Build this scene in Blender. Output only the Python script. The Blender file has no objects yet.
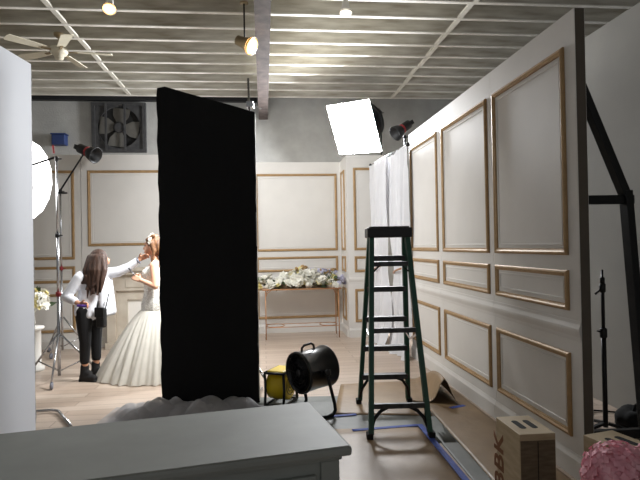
import bpy, bmesh, math, random
from mathutils import Vector, Matrix, Euler

S = bpy.context.scene
C = S.collection
PI = math.pi
def rad(a): return a * PI / 180

# ------------------------------------------------------------------ camera
cd = bpy.data.cameras.new('camera'); cam = bpy.data.objects.new('camera', cd); C.objects.link(cam)
cd.sensor_width = 36; cd.lens = 36 * 540 / 640; cd.clip_end = 100; cd.clip_start = .05
cam.matrix_world = Matrix.Translation((0, 0, 1.55)) @ Matrix.Rotation(rad(90.56), 4, 'X') @ Matrix.Rotation(rad(-1.05), 4, 'Z')
S.camera = cam
S.view_settings.view_transform = 'Standard'; S.view_settings.look = 'None'
S.view_settings.gamma = 1; S.view_settings.exposure = 0.0; S.view_settings.use_curve_mapping = False

# ------------------------------------------------------------------ world and large lights
W = bpy.data.worlds.new('world'); S.world = W; W.use_nodes = True
bg = W.node_tree.nodes['Background']; bg.inputs[0].default_value = (.94, .97, 1, 1); bg.inputs[1].default_value = .3
def area(name, loc, target, size, power, col=(1, 1, 1), sy=None):
    l = bpy.data.lights.new(name, 'AREA'); l.size = size; l.energy = power; l.color = col
    if sy: l.shape = 'RECTANGLE'; l.size_y = sy
    o = bpy.data.objects.new(name, l); C.objects.link(o); o.location = loc
    d = Vector(target) - Vector(loc); o.rotation_euler = d.to_track_quat('-Z', 'Y').to_euler()
    return o
# studio lamp that the black panel keeps off the lens; it lights the dressed set behind
area('set_light', (-1.25, 6.2, 3.0), (.1, 9.2, .6), 1.1, 98, (.97, .985, 1))
area('gown_fill', (-1.02, 6.0, 2.7), (-2.25, 6.6, .75), .7, 22, (1, .99, .97)).data.spread = rad(75)  # added lamp without a body, unseen behind the panel, to brighten the gown
SOFT_R, SOFT_L = 215, 7        # emission of the two soft boxes

YAW = rad(5.92)                # the room stands turned by this much
def rm(x, y, z=0):
    return Vector((x * math.cos(YAW) - y * math.sin(YAW), x * math.sin(YAW) + y * math.cos(YAW), z))

# ------------------------------------------------------------------ materials
def lin(c): return tuple(((v / 255 + .055) / 1.055) ** 2.4 if v > 10 else v / 255 / 12.92 for v in c)
def mat(name, col, rough=.6, metal=0, var=.07, scale=6, bump=0, stretch=(1, 1, 1), col2=None, transl=0, coat=0, detail=5, bscale=None, alpha=1, sheen=0):
    m = bpy.data.materials.new(name); m.use_nodes = True
    nt = m.node_tree; N = nt.nodes; L = nt.links; b = N['Principled BSDF']
    c = lin(col); b.inputs['Roughness'].default_value = rough; b.inputs['Metallic'].default_value = metal
    if coat: b.inputs['Coat Weight'].default_value = coat
    if sheen: b.inputs['Sheen Weight'].default_value = sheen
    if alpha < 1: b.inputs['Alpha'].default_value = alpha
    tc = N.new('ShaderNodeTexCoord'); mp = N.new('ShaderNodeMapping'); mp.inputs['Scale'].default_value = stretch
    L.new(tc.outputs['Object'], mp.inputs[0])
    nz = N.new('ShaderNodeTexNoise'); nz.inputs['Scale'].default_value = scale; nz.inputs['Detail'].default_value = detail
    L.new(mp.outputs[0], nz.inputs['Vector'])
    rp = N.new('ShaderNodeValToRGB'); rp.color_ramp.elements[0].position = .3; rp.color_ramp.elements[1].position = .7
    a = lin(col2) if col2 else tuple(v * (1 - var) for v in c)
    z = c if col2 else tuple(min(1, v * (1 + var)) for v in c)
    rp.color_ramp.elements[0].color = (*a, 1); rp.color_ramp.elements[1].color = (*z, 1)
    L.new(nz.outputs[0], rp.inputs[0]); L.new(rp.outputs[0], b.inputs['Base Color'])
    if bump:
        bp = N.new('ShaderNodeBump'); bp.inputs['Strength'].default_value = bump; bp.inputs['Distance'].default_value = .02
        if bscale:
            n2 = N.new('ShaderNodeTexNoise'); n2.inputs['Scale'].default_value = bscale; n2.inputs['Detail'].default_value = 4
            L.new(mp.outputs[0], n2.inputs['Vector']); L.new(n2.outputs[0], bp.inputs['Height'])
        else: L.new(nz.outputs[0], bp.inputs['Height'])
        L.new(bp.outputs[0], b.inputs['Normal'])
    if transl:
        t = N.new('ShaderNodeBsdfTranslucent'); L.new(rp.outputs[0], t.inputs[0])
        mx = N.new('ShaderNodeMixShader'); mx.inputs[0].default_value = transl
        L.new(b.outputs[0], mx.inputs[1]); L.new(t.outputs[0], mx.inputs[2])
        L.new(mx.outputs[0], N['Material Output'].inputs[0])
    return m
def emis(name, col, strength):
    m = bpy.data.materials.new(name); m.use_nodes = True
    b = m.node_tree.nodes['Principled BSDF']; c = (*lin(col), 1)
    b.inputs['Base Color'].default_value = c; b.inputs['Emission Color'].default_value = c
    b.inputs['Emission Strength'].default_value = strength; b.inputs['Roughness'].default_value = .8
    return m
def wood_floor():
    m = bpy.data.materials.new('pale_oak_planks'); m.use_nodes = True
    nt = m.node_tree; N = nt.nodes; L = nt.links; b = N['Principled BSDF']; b.inputs['Roughness'].default_value = .38
    tc = N.new('ShaderNodeTexCoord')
    br = N.new('ShaderNodeTexBrick'); br.inputs['Scale'].default_value = 1; br.inputs['Brick Width'].default_value = 1.9
    br.inputs['Row Height'].default_value = .16; br.inputs['Mortar Size'].default_value = .003; br.offset = .37
    br.inputs['Color1'].default_value = (*lin((204, 188, 173)), 1); br.inputs['Color2'].default_value = (*lin((186, 167, 151)), 1)
    br.inputs['Mortar'].default_value = (*lin((120, 100, 84)), 1)
    L.new(tc.outputs['Object'], br.inputs['Vector'])
    mp = N.new('ShaderNodeMapping'); mp.inputs['Scale'].default_value = (.7, 9, 1); L.new(tc.outputs['Object'], mp.inputs[0])
    nz = N.new('ShaderNodeTexNoise'); nz.inputs['Scale'].default_value = 3; nz.inputs['Detail'].default_value = 7; L.new(mp.outputs[0], nz.inputs['Vector'])
    rp = N.new('ShaderNodeValToRGB'); rp.color_ramp.elements[0].color = (.72, .70, .68, 1); rp.color_ramp.elements[1].color = (1.05, 1.05, 1.05, 1)
    L.new(nz.outputs[0], rp.inputs[0])
    mx = N.new('ShaderNodeMix'); mx.data_type = 'RGBA'; mx.blend_type = 'MULTIPLY'; mx.inputs[0].default_value = .8
    L.new(br.outputs[0], mx.inputs[6]); L.new(rp.outputs[0], mx.inputs[7]); L.new(mx.outputs[2], b.inputs['Base Color'])
    return m

M = dict(
    floor=wood_floor(),
    block=mat('painted_block_wall', (152, 152, 149), .85, var=.10, scale=3, bump=.25, bscale=30),
    wallw=mat('white_partition', (160, 158, 152), .8, var=.05, scale=2),
    deck=mat('whitewashed_deck', (186, 183, 171), .85, col2=(138, 131, 116), scale=2.2, stretch=(.6, 2, 1), detail=8),
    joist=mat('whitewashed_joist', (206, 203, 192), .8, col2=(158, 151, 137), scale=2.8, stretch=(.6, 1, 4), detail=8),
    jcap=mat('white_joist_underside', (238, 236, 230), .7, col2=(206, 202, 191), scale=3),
    bridge=mat('painted_batten', (206, 203, 192), .8, var=.08),
    beam=mat('rusty_steel_beam', (84, 74, 70), .8, metal=.1, col2=(54, 45, 43), scale=7, bump=.2),
    dsteel=mat('dark_steel', (34, 34, 36), .6, metal=.4),
    cream=mat('cream_flat_paint', (212, 209, 204), .55, var=.03, scale=3, bump=.03, bscale=40),
    gold=mat('gold_moulding', (164, 134, 94), .5, metal=.2, var=.12, scale=20),
    edge=mat('shaded_flat_edge', (92, 84, 74), .8, var=.1),  # shade of the camera-facing end put into the colour
    white=mat('white_flat_paint', (226, 229, 235), .7, var=.02, scale=2),
    torn=mat('chipped_white_edge', (190, 190, 188), .9, col2=(110, 108, 104), scale=25),
    black=mat('black_felt', (9, 10, 12), .95, var=.2, scale=30, bump=.1),
    blackm=mat('black_metal', (20, 21, 23), .42, metal=.3, var=.1),
    blackp=mat('black_plastic', (17, 18, 20), .5, var=.15),
    gloss=mat('black_gloss_drum', (14, 15, 18), .28, metal=.2, var=.1, coat=.3),
    chrome=mat('chrome_tube', (190, 192, 196), .25, metal=.95, var=.04),
    red=mat('red_ring', (140, 40, 44), .5),
    green=mat('dark_green_fibreglass', (26, 74, 58), .45, var=.12, scale=14),
    stepm=mat('worn_black_step', (78, 78, 78), .45, metal=.3, col2=(48, 48, 50), scale=18),
    yellow=mat('yellow_plastic', (222, 190, 22), .45, var=.06),
    blue=mat('blue_plastic', (30, 48, 92), .55),
    tape=mat('blue_masking_tape', (66, 92, 176), .7, col2=(50, 70, 150), scale=20),
    kraft=mat('kraft_paper', (152, 127, 95), .5, col2=(130, 106, 77), scale=3, bump=.25, bscale=9),
    grey=mat('grey_floor_sheet', (112, 116, 112), .55, col2=(92, 96, 93), scale=4),
    bench=mat('grey_white_painted_top', (146, 148, 142), .62, col2=(130, 132, 126), scale=3, bump=.04, bscale=6),
    benchs=mat('grey_white_painted_side', (140, 143, 137), .55, var=.06),
    ply=mat('birch_plywood', (196, 178, 148), .6, col2=(170, 150, 118), scale=5, stretch=(1, 1, 6)),
    ply2=mat('end_grain_plywood', (120, 104, 82), .75, col2=(92, 78, 60), scale=12, stretch=(1, 1, 5)),
    hole=mat('dark_hole', (12, 11, 10), .9),
    stencil=mat('brown_stencil_ink', (126, 84, 56), .8),
    curtain=mat('white_sheer_curtain', (238, 238, 240), .8, var=.02, transl=.35),
    tulle=mat('white_tulle', (242, 240, 232), .9, var=.04, scale=14, transl=.3, alpha=.85),
    heap=mat('tulle_heap', (214, 214, 216), .9, var=.1, scale=9, transl=.4, alpha=.42),
    beads=mat('beaded_lace', (240, 238, 232), .45, col2=(200, 196, 186), scale=55, bump=.5, detail=2),
    skin=mat('skin', (214, 164, 136), .5, var=.05, scale=10),
    skin2=mat('tan_skin', (190, 138, 108), .5, var=.05, scale=10),
    lips=mat('lips', (168, 78, 76), .4), eye=mat('dark_eye', (36, 24, 20), .3),
    shirt=mat('white_shirt_cotton', (222, 224, 230), .8, var=.04, bump=.25, bscale=9),
    trouser=mat('black_trousers', (14, 14, 17), .85, var=.2),
    boot=mat('black_suede', (20, 19, 20), .8, var=.2),
    bag=mat('black_leather', (20, 20, 22), .45, var=.15),
    hairb=mat('long_brown_hair', (78, 52, 38), .68, col2=(44, 28, 22), scale=9, stretch=(6, 6, .5), bump=.4),
    hairl=mat('light_brown_hair', (132, 92, 58), .6, col2=(84, 54, 34), scale=12, stretch=(3, 3, 1), bump=.4),
    purple=mat('purple_case', (92, 62, 150), .5), phone=mat('dark_phone', (36, 32, 38), .25), grip=mat('grey_wrist_band', (110, 112, 122), .6),
    marble=mat('beige_marble', (204, 196, 182), .4, col2=(172, 160, 144), scale=4, detail=8),
    infill=mat('white_board', (232, 230, 224), .7, var=.02),
    brass=mat('rose_gold_metal', (190, 142, 104), .35, metal=.6, var=.06),
    petalw=mat('white_petal', (240, 238, 228), .7, var=.03, transl=.2), petaly=mat('cream_yellow_petal', (236, 224, 160), .7, var=.05, transl=.2),
    petalv=mat('pale_lilac_petal', (206, 204, 222), .7, transl=.2), dried=mat('dried_tan_bloom', (190, 158, 110), .8, var=.15),
    leaf=mat('dark_green_leaf', (70, 88, 58), .6, var=.2), stem=mat('green_stem', (82, 100, 62), .6),
    pink=mat('pink_hydrangea_petal', (246, 196, 204), .7, col2=(228, 152, 168), scale=9, transl=.15),
    pot=mat('galvanised_bucket', (140, 144, 146), .4, metal=.7),
    fanw=mat('fan_blade_cream', (206, 200, 180), .55, var=.05), fanm=mat('fan_motor_bronze', (150, 132, 100), .4, metal=.4),
    exh=mat('dusty_fan_frame', (58, 58, 58), .8, col2=(40, 40, 42), scale=10), exb=mat('dusty_fan_blade', (78, 76, 71), .7, var=.15),
    silverf=mat('softbox_silver_skin', (120, 124, 132), .5, var=.05),
    glass=mat('frosted_bulb_glass', (226, 230, 234), .2, var=.02),
    ped=mat('white_plinth', (214, 212, 206), .7, var=.03),
    rubber=mat('black_rubber', (16, 16, 16), .85),
)
M['soft_r'] = emis('lit_diffuser_cloth', (250, 252, 255), SOFT_R)
M['soft_l'] = emis('lit_diffuser_octagon', (255, 253, 250), SOFT_L)
M['bulbw'] = emis('warm_bulb', (255, 196, 120), 5)
M['bulbn'] = emis('neutral_bulb', (255, 244, 226), 2)

# ------------------------------------------------------------------ mesh helpers
class MB:
    def __init__(s): s.v = []; s.f = []; s.sm = []
    def add(s, v, f, smooth=False):
        k = len(s.v); s.v += [tuple(p) for p in v]; s.f += [tuple(i + k for i in q) for q in f]; s.sm += [smooth] * len(f); return s
    def box(s, c, d, rot=None):
        hx, hy, hz = d[0] / 2, d[1] / 2, d[2] / 2
        v = [Vector((x * hx, y * hy, z * hz)) for z in (-1, 1) for y in (-1, 1) for x in (-1, 1)]
        if rot: R = rot.to_matrix() if not isinstance(rot, Matrix) else rot; v = [R @ p for p in v]
        v = [p + Vector(c) for p in v]
        return s.add(v, [(0, 2, 3, 1), (4, 5, 7, 6), (0, 1, 5, 4), (2, 6, 7, 3), (0, 4, 6, 2), (1, 3, 7, 5)])
    def bb(s, x0, x1, y0, y1, z0, z1): return s.box(((x0 + x1) / 2, (y0 + y1) / 2, (z0 + z1) / 2), (x1 - x0, y1 - y0, z1 - z0))
    def bar(s, a, b, w, h, up=(0, 0, 1)):
        a = Vector(a); b = Vector(b); d = (b - a).normalized(); u = Vector(up)
        if abs(d.dot(u)) > .97: u = Vector((0, 1, 0))
        x = d.cross(u).normalized(); z = x.cross(d)
        v = [p + x * (w / 2 * i) + z * (h / 2 * j) for p in (a, b) for i, j in ((-1, -1), (1, -1), (1, 1), (-1, 1))]
        return s.add(v, [(0, 1, 2, 3), (7, 6, 5, 4), (0, 4, 5, 1), (1, 5, 6, 2), (2, 6, 7, 3), (3, 7, 4, 0)])
    def tube(s, pts, r, n=8, closed=False, caps=True):
        pts = [Vector(p) for p in pts]; m = len(pts); rs = r if isinstance(r, (list, tuple)) else [r] * m
        v = []; prev = None
        for i, p in enumerate(pts):
            if closed: d = pts[(i + 1) % m] - pts[i - 1]
            else: d = pts[min(i + 1, m - 1)] - pts[max(i - 1, 0)]
            d.normalize()
            if prev is None: u = Vector((0, 0, 1)) if abs(d.z) < .9 else Vector((0, 1, 0))
            else: u = prev
            x = d.cross(u)
            if x.length < 1e-4: x = d.cross(Vector((1, 0, 0)))
            x.normalize(); u = x.cross(d); prev = u
            for k in range(n):
                a = 2 * PI * k / n; v.append(p + (x * math.cos(a) + u * math.sin(a)) * rs[i])
        f = []
        for i in range(m if closed else m - 1):
            for k in range(n):
                j = (i + 1) % m; f.append((i * n + k, i * n + (k + 1) % n, j * n + (k + 1) % n, j * n + k))
        if caps and not closed: f.append(tuple(reversed(range(n)))); f.append(tuple((m - 1) * n + k for k in range(n)))
        return s.add(v, f, True)
    def lathe(s, prof, n=24, mtx=None, capped=True):
        v = []; 
        for r, z in prof:
            for k in range(n):
                a = 2 * PI * k / n; v.append(Vector((r * math.cos(a), r * math.sin(a), z)))
        f = [(i * n + k, i * n + (k + 1) % n, (i + 1) * n + (k + 1) % n, (i + 1) * n + k) for i in range(len(prof) - 1) for k in range(n)]
        if capped: f.append(tuple(reversed(range(n)))); f.append(tuple((len(prof) - 1) * n + k for k in range(n)))
        if mtx: v = [mtx @ p for p in v]
        return s.add(v, f, True)
    def ell(s, c, r, rot=None, n=12, m=8):
        v = []; f = []
        R = rot.to_matrix() if rot else Matrix.Identity(3)
        for i in range(m + 1):
            t = PI * i / m; t = min(max(t, .02), PI - .02)
            for k in range(n):
                a = 2 * PI * k / n
                v.append(R @ Vector((r[0] * math.sin(t) * math.cos(a), r[1] * math.sin(t) * math.sin(a), r[2] * math.cos(t))) + Vector(c))
        for i in range(m):
            for k in range(n): f.append(((i + 1) * n + k, (i + 1) * n + (k + 1) % n, i * n + (k + 1) % n, i * n + k))
        f.append(tuple(range(n))); f.append(tuple(reversed(range(m * n, m * n + n))))
        return s.add(v, f, True)
    def cap(s, a, b, r0, r1, n=12):
        a = Vector(a); b = Vector(b); d = (b - a); L = d.length; d.normalize()
        pts = []; rs = []
        for t in (0, .3, .6, .85): pts.append(a - d * r0 * math.cos(t * PI / 2)); rs.append(max(r0 * math.sin(t * PI / 2), r0 * .08))
        for k in range(5): pts.append(a.lerp(b, k / 4)); rs.append(r0 + (r1 - r0) * k / 4)
        for t in (.85, .6, .3, 0): pts.append(b + d * r1 * math.cos(t * PI / 2)); rs.append(max(r1 * math.sin(t * PI / 2), r1 * .08))
        return s.tube(pts, rs, n)
    def chain(s, pts, rs):
        for i in range(len(pts) - 1): s.cap(pts[i], pts[i + 1], rs[i], rs[i + 1])
        return s
    def mesh(s, name, m=None):
        me = bpy.data.meshes.new(name); me.from_pydata(s.v, [], s.f); me.update()
        me.polygons.foreach_set('use_smooth', s.sm)
        if m is not None: me.materials.append(M[m] if isinstance(m, str) else m)
        return me
    def build(s, name, m, parent=None, bevel=0, loc=(0, 0, 0), rot=None, label=None):
        o = bpy.data.objects.new(name, s.mesh(name, m)); C.objects.link(o); o.parent = parent; o.location = loc
        if rot: o.rotation_euler = rot
        if label: o['label'] = label
        if bevel: b = o.modifiers.new('bevel', 'BEVEL'); b.width = bevel; b.segments = 2; b.limit_method = 'ANGLE'
        return o
def remesh(name, mb, vox, m, parent, smooth=3, label=None, loc=(0, 0, 0)):
    t = bpy.data.objects.new('tmp', mb.mesh('tmp')); C.objects.link(t)
    r = t.modifiers.new('r', 'REMESH'); r.mode = 'VOXEL'; r.voxel_size = vox; r.use_smooth_shade = True
    if smooth: q = t.modifiers.new('s', 'SMOOTH'); q.iterations = smooth; q.factor = .5
    dg = bpy.context.evaluated_depsgraph_get(); dg.update()
    me = bpy.data.meshes.new_from_object(t.evaluated_get(dg)); me.name = name
    bpy.data.objects.remove(t)
    me.materials.clear(); me.materials.append(M[m]); me.polygons.foreach_set('use_smooth', [True] * len(me.polygons))
    o = bpy.data.objects.new(name, me); C.objects.link(o); o.parent = parent; o.location = loc
    if label: o['label'] = label
    return o
def tag(o, label=None, cat=None, group=None, kind=None):
    if label: o['label'] = label
    if cat: o['category'] = cat
    if group: o['group'] = group
    if kind: o['kind'] = kind
    return o
def thing(name, label, cat, loc=(0, 0, 0), rz=0, group=None):
    o = bpy.data.objects.new(name, None); C.objects.link(o); o.empty_display_size = .1
    o.location = loc; o.rotation_euler = (0, 0, rz)
    return tag(o, label, cat, group)
def share(name, me, parent, loc=(0, 0, 0), rot=(0, 0, 0), sc=1):
    o = bpy.data.objects.new(name, me); C.objects.link(o); o.parent = parent; o.location = loc; o.rotation_euler = rot
    o.scale = (sc, sc, sc) if not isinstance(sc, tuple) else sc
    return o

# ------------------------------------------------------------------ the building
def struct(name, mb, m, loc=(0, 0, 0), label=None, cat=None):
    o = mb.build(name, m, None, loc=loc, rot=(0, 0, YAW)); tag(o, label, cat, kind='structure'); return o
YW = 12.2
struct('floor', MB().bb(-7, 7.2, -2, YW + .2, -.1, 0), 'floor', label='pale wooden plank floor of the studio', cat='floor')
struct('wall_back', MB().bb(-7, 7.2, YW, YW + .2, 0, 5.1), 'block', label='grey painted masonry wall above the set flats', cat='wall')
struct('wall_left', MB().bb(-7, -6.8, -2, YW, 0, 5.1), 'block', label='grey painted masonry wall behind the tall white flat', cat='wall')
wr = struct('wall_right', MB().bb(3.2, 3.35, -2, YW, 0, 3.56), 'wallw', label='white partition wall behind the panelled flats and black brace', cat='wall')
tr = struct('trim_1', MB().bb(-.65, 2.2, YW - .012, YW + .005, 2.4, 4.72), 'block', label='blocked up opening patch on the grey rear wall', cat='wall patch')
ce = struct('ceiling', MB().bb(-7, 7.2, -2, YW + .2, 5.07, 5.2), 'deck', label='whitewashed open joist ceiling', cat='ceiling')
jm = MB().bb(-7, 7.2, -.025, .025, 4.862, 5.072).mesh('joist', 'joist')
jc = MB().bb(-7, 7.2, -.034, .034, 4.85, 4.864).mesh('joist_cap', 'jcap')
bm_ = MB().bar((0, .02, 4.87), (0, .515, 4.87), .07, .035).mesh('bridging_batten', 'bridge')
NJ = 26
for k in range(NJ):
    y = -1.4 + k * .535
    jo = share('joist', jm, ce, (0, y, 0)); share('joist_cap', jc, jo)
    if k < NJ - 1 and y > 1:
        for x in (-2.84, 2.93): share('bridging_batten', bm_, ce, (x + random.Random(k).uniform(-.02, .02), y, 0))
bmb = MB().bb(-.10, .10, -2, YW, 4.40, 4.43).bb(-.10, .10, -2, YW, 4.82, 4.85).bb(-.015, .015, -2, YW, 4.43, 4.82)
for k in range(20): bmb.bb(-.1, .1, .3 + k * .62, .34 + k * .62, 4.43, 4.82)
b = bmb.build('trim_2', 'beam', None, loc=rm(.03, 0), rot=(0, 0, YAW)); tag(b, 'rusty steel beam running under the white ceiling joists', 'beam', kind='structure')
b = MB().bb(-6.8, -.1, YW - .12, YW - .001, 4.78, 4.9).build('trim_3', 'dsteel', None, rot=(0, 0, YAW)); tag(b, 'dark steel ledger along the top of the rear wall', 'ledger', kind='structure')

# ------------------------------------------------------------------ panelled flats
H = 3.05
def ring(mb, x0, x1, z0, z1, prof, smooth=False):
    v = []; n = len(prof)
    for off, hgt in prof:
        v += [(x0 + off, -hgt, z0 + off), (x1 - off, -hgt, z0 + off), (x1 - off, -hgt, z1 - off), (x0 + off, -hgt, z1 - off)]
    f = [(i * 4 + k, i * 4 + (k + 1) % 4, (i + 1) * 4 + (k + 1) % 4, (i + 1) * 4 + k) for i in range(n - 1) for k in range(4)]
    return mb.add(v, f)
GP = [(0, -.004), (0, .014), (.008, .022), (.02, .024), (.03, .016), (.04, .013), (.044, -.004)]
IP = [(.062, -.002), (.066, .006), (.078, .006), (.082, -.002)]
ROWS = [(1.455, 2.84), (1.088, 1.355), (.255, .808)]
RAIL = [(0, .895), (.005, .90), (.008, .925), (.017, .95), (.021, .965), (.021, .98), (.016, .992), (.008, 1.01), (.005, 1.03), (0, 1.035)]
BASE = [(0, 0), (.022, 0), (.022, .12), (.012, .14), (.006, .155), (0, .155)]
def strip(prof, x0, x1, inset=0):
    v = [(x0, -d + .003, z) for d, z in prof] + [(x1, -d + .003, z) for d, z in prof]; n = len(prof)
    f = [(i, (i + 1) % n, n + (i + 1) % n, n + i) for i in range(n)] + [tuple(reversed(range(n))), tuple(range(n, 2 * n))]
    return MB().add(v, f)
def flat(label, org, rz, w, cols, rows=ROWS, rail=True, base=True, t=.07, group=None, m='cream', extra=None):
    o = thing('scenery_flat', label, 'scenery flat', org, rz, group)
    MB().bb(.002, w - .002, 0, t, 0, H).build('board', m, o)
    frames = [(a, b, z0, z1) for a, b in cols for z0, z1 in rows] if extra is None else extra
    for a, b, z0, z1 in frames:
        g = ring(MB(), a, b, z0, z1, GP).build('moulding', 'gold', o)
        ring(MB(), a, b, z0, z1, IP).build('inner_bead', m, g)
    if rail: strip(RAIL, .002, w - .002).build('chair_rail', m, o)
    if base: strip(BASE, .002, w - .002).build('baseboard', m, o)
    return o
XR = 2.01
R90 = YAW - PI / 2
near = flat('panelled cream flat with dark shaded end beside the black brace', rm(XR, 4.58), R90, 1.31, [(.06, 1.185)])
MB().bb(1.3082, 1.3112, .004, .066, .003, 3.047).build('shaded_edge', 'edge', near)  # end face coloured dark to stand for the shade on it
flat('cream gold-trimmed flat between the dark-ended flat and the one by the curtain', rm(XR, 5.99), R90, 1.41, [(.10, 1.335)])
flat('cream gold-trimmed flat whose far edge meets the white curtain', rm(XR, 7.28), R90, 1.29, [(.09, 1.215)])
# rear of the set
YB = 9.68
flat('cream flat with gold trim behind the gold console table', rm(-.25, YB), YAW, 1.64, [(.11, 1.575)])
flat('cream flat hidden behind the tall black felt panel', rm(-.66, YB), YAW, .408, [], rail=True)
flat('narrow cream return of the wall niche beside the flower table', rm(1.392, YB), R90, .68, [(.15, .52)], t=.06)
flat('narrow cream flat half covered by the white curtain', rm(1.392, 8.94), YAW, .66, [(.11, .56)], t=.06)
YL = 8.86
flat('plain cream return behind the tall black felt panel', rm(-.73, YL + .072), YAW + PI / 2, .745, [], rail=False)
flat('cream flat with one tall gold frame over the marble fireplace', rm(-2.86, YL), YAW, 2.13, [], extra=[(.10, 2.03, 1.60, 2.80)], rail=False)
flat('cream panelled flat behind the wheeled chrome light stand', rm(-4.60, YL), YAW, 1.735, [(.12, 1.635)],
     rows=[(1.40, 2.80), (1.03, 1.29), (.255, .86)])
# fireplace
fp = thing('fireplace', 'beige marble fireplace with white boarded opening behind the bride', 'fireplace', rm(-1.70, YL - .004), YAW)
MB().bb(-.84, .84, -.30, 0, 1.20, 1.26).bb(-.80, .80, -.27, 0, 1.15, 1.20).build('mantel_shelf', 'marble', fp, .008)
MB().bb(-.74, .74, -.20, 0, .90, 1.15).build('frieze', 'marble', fp)
MB().bb(-.45, .45, -.215, -.195, .95, 1.10).build('frieze_panel', 'marble', fp, .004)
MB().bb(-.60, -.44, -.15, 0, 0, .90).bb(.44, .60, -.15, 0, 0, .90).bb(-.44, .44, -.15, 0, .76, .90).build('inner_surround', 'marble', fp)
for s in (-1, 1):
    MB().bb(s * .67 - .07, s * .67 + .07, -.20, 0, .10, .90).build('pilaster', 'marble', fp, .006)
    MB().bb(s * .67 - .09, s * .67 + .09, -.24, 0, 0, .10).build('plinth', 'marble', fp, .006)
MB().bb(-.44, .44, -.10, -.05, 0, .76).build('infill_board', 'infill', fp)

# tall plain white flat on the left
o = thing('white_flat', 'tall plain white flat with chipped vertical edge', 'scenery flat', (-2.30, 4.33, 0), rad(-1.2))
MB().bb(-.055, 0, -3.2, 0, 0, H).build('board', 'white', o)
r = random.Random(4); v = []; f = []
nz = 40
for i in range(nz + 1):
    z = H * i / nz; e = .006 + .012 * r.random() ** 2
    v += [(-.053, .0, z), (-.053, e, z), (-.004 + .004 * r.random(), e, z), (-.002, .0, z)]
for i in range(nz):
    for k in range(4): f.append((i * 4 + k, i * 4 + (k + 1) % 4, i * 4 + 4 + (k + 1) % 4, i * 4 + 4 + k))
f += [(3, 2, 1, 0), tuple(nz * 4 + k for k in range(4))]
MB().add(v, f).build('chipped_edge', 'torn', o)

# black felt panel
def black_panel():
    o = thing('black_panel', 'tall black felt panel with sloping top edge', 'panel', (-1.11, 5.35, 0), rad(2))
    nx, nz = 12, 30; v = []; f = []; r = random.Random(9)
    def top(u): return 3.17 - .28 * max(0, u - .02) / .98 - (.035 * (1 - u / .03) if u < .03 else 0)
    for side, y in ((0, 0), (1, .03)):
        for j in range(nz + 1):
            for i in range(nx + 1):
                u = i / nx; z = top(u) * j / nz
                x = -.48 + .96 * u + (.006 * math.sin(j * 1.7 + side) if i in (0, nx) else 0)
                v.append((x, y + .008 * math.sin(u * 7 + j * .4), z))
    K = (nx + 1) * (nz + 1); g = lambda s_, i, j: s_ * K + j * (nx + 1) + i
    for j in range(nz):
        for i in range(nx):
            f.append((g(0, i, j), g(0, i + 1, j), g(0, i + 1, j + 1), g(0, i, j + 1))); f.append((g(1, i, j), g(1, i, j + 1), g(1, i + 1, j + 1), g(1, i + 1, j)))
    for j in range(nz):
        f.append((g(0, 0, j), g(0, 0, j + 1), g(1, 0, j + 1), g(1, 0, j))); f.append((g(0, nx, j), g(1, nx, j), g(1, nx, j + 1), g(0, nx, j + 1)))
    for i in range(nx):
        f.append((g(0, i, nz), g(0, i + 1, nz), g(1, i + 1, nz), g(1, i, nz))); f.append((g(0, i, 0), g(1, i, 0), g(1, i + 1, 0), g(0, i + 1, 0)))
    MB().add(v, f).build('felt', 'black', o)
    MB().bb(.478, .486, .006, .03, .02, 2.87).build('edge_strip', 'ped', o, label='pale bare edge strip')
black_panel()
st = thing('pole_stand', 'silver pole with clamp standing at the edge of the black panel', 'stand', (-.66, 5.47, 0), 0)
MB().tube([(0, 0, 0.02), (-.01, 0, 1.5), (-.04, 0, 3.26)], [.016, .014, .011], 10).build('pole', 'chrome', st)
for a in (12, 90, 168):
    MB().tube([(0, 0, .35), (.16 * math.cos(rad(a)), .16 * math.sin(rad(a)), .05), (.42 * math.cos(rad(a)), .42 * math.sin(rad(a)), .012)], .011, 8).build('leg', 'chrome', st)
MB().box((-.02, -.03, 2.98), (.07, .09, .06)).tube([(.02, -.03, 2.98), (.09, -.03, 2.94)], .009, 6).build('clamp', 'chrome', st, .006)

# ------------------------------------------------------------------ white painted cabinet in the foreground
bn = thing('low_cabinet', 'grey-white painted cabinet with a broad overhanging top', 'cabinet', (.105, 1.96, 0), rad(16.6))
# local x to the right end, local y away from the camera
MB().bb(-1.75, 0, 0, .6, .785, .822).build('top', 'bench', bn, .012)
MB().bb(-1.72, -.03, .03, .57, .765, .786).build('top_moulding', 'benchs', bn, .006)
MB().bb(-1.70, -.05, .05, .55, .08, .765).build('carcass', 'benchs', bn)
for x in (-1.70, -.11):
    for y in (.035, .51): MB().bb(x, x + .07, y, y + .055, 0, .765).build('corner_post', 'benchs', bn, .004)
for i in range(3):
    x0 = -1.60 + i * .5
    d = MB().bb(x0, x0 + .47, .03, .05, .14, .72).build('door', 'benchs', bn, .004)
    MB().lathe([(.006, 0), (.006, .015), (.014, .02), (.014, .03), (.004, .034)], 12, Matrix.Translation((x0 + .42, .03, .45)) @ Matrix.Rotation(PI / 2, 4, 'X')).build('knob', 'chrome', d)

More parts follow.
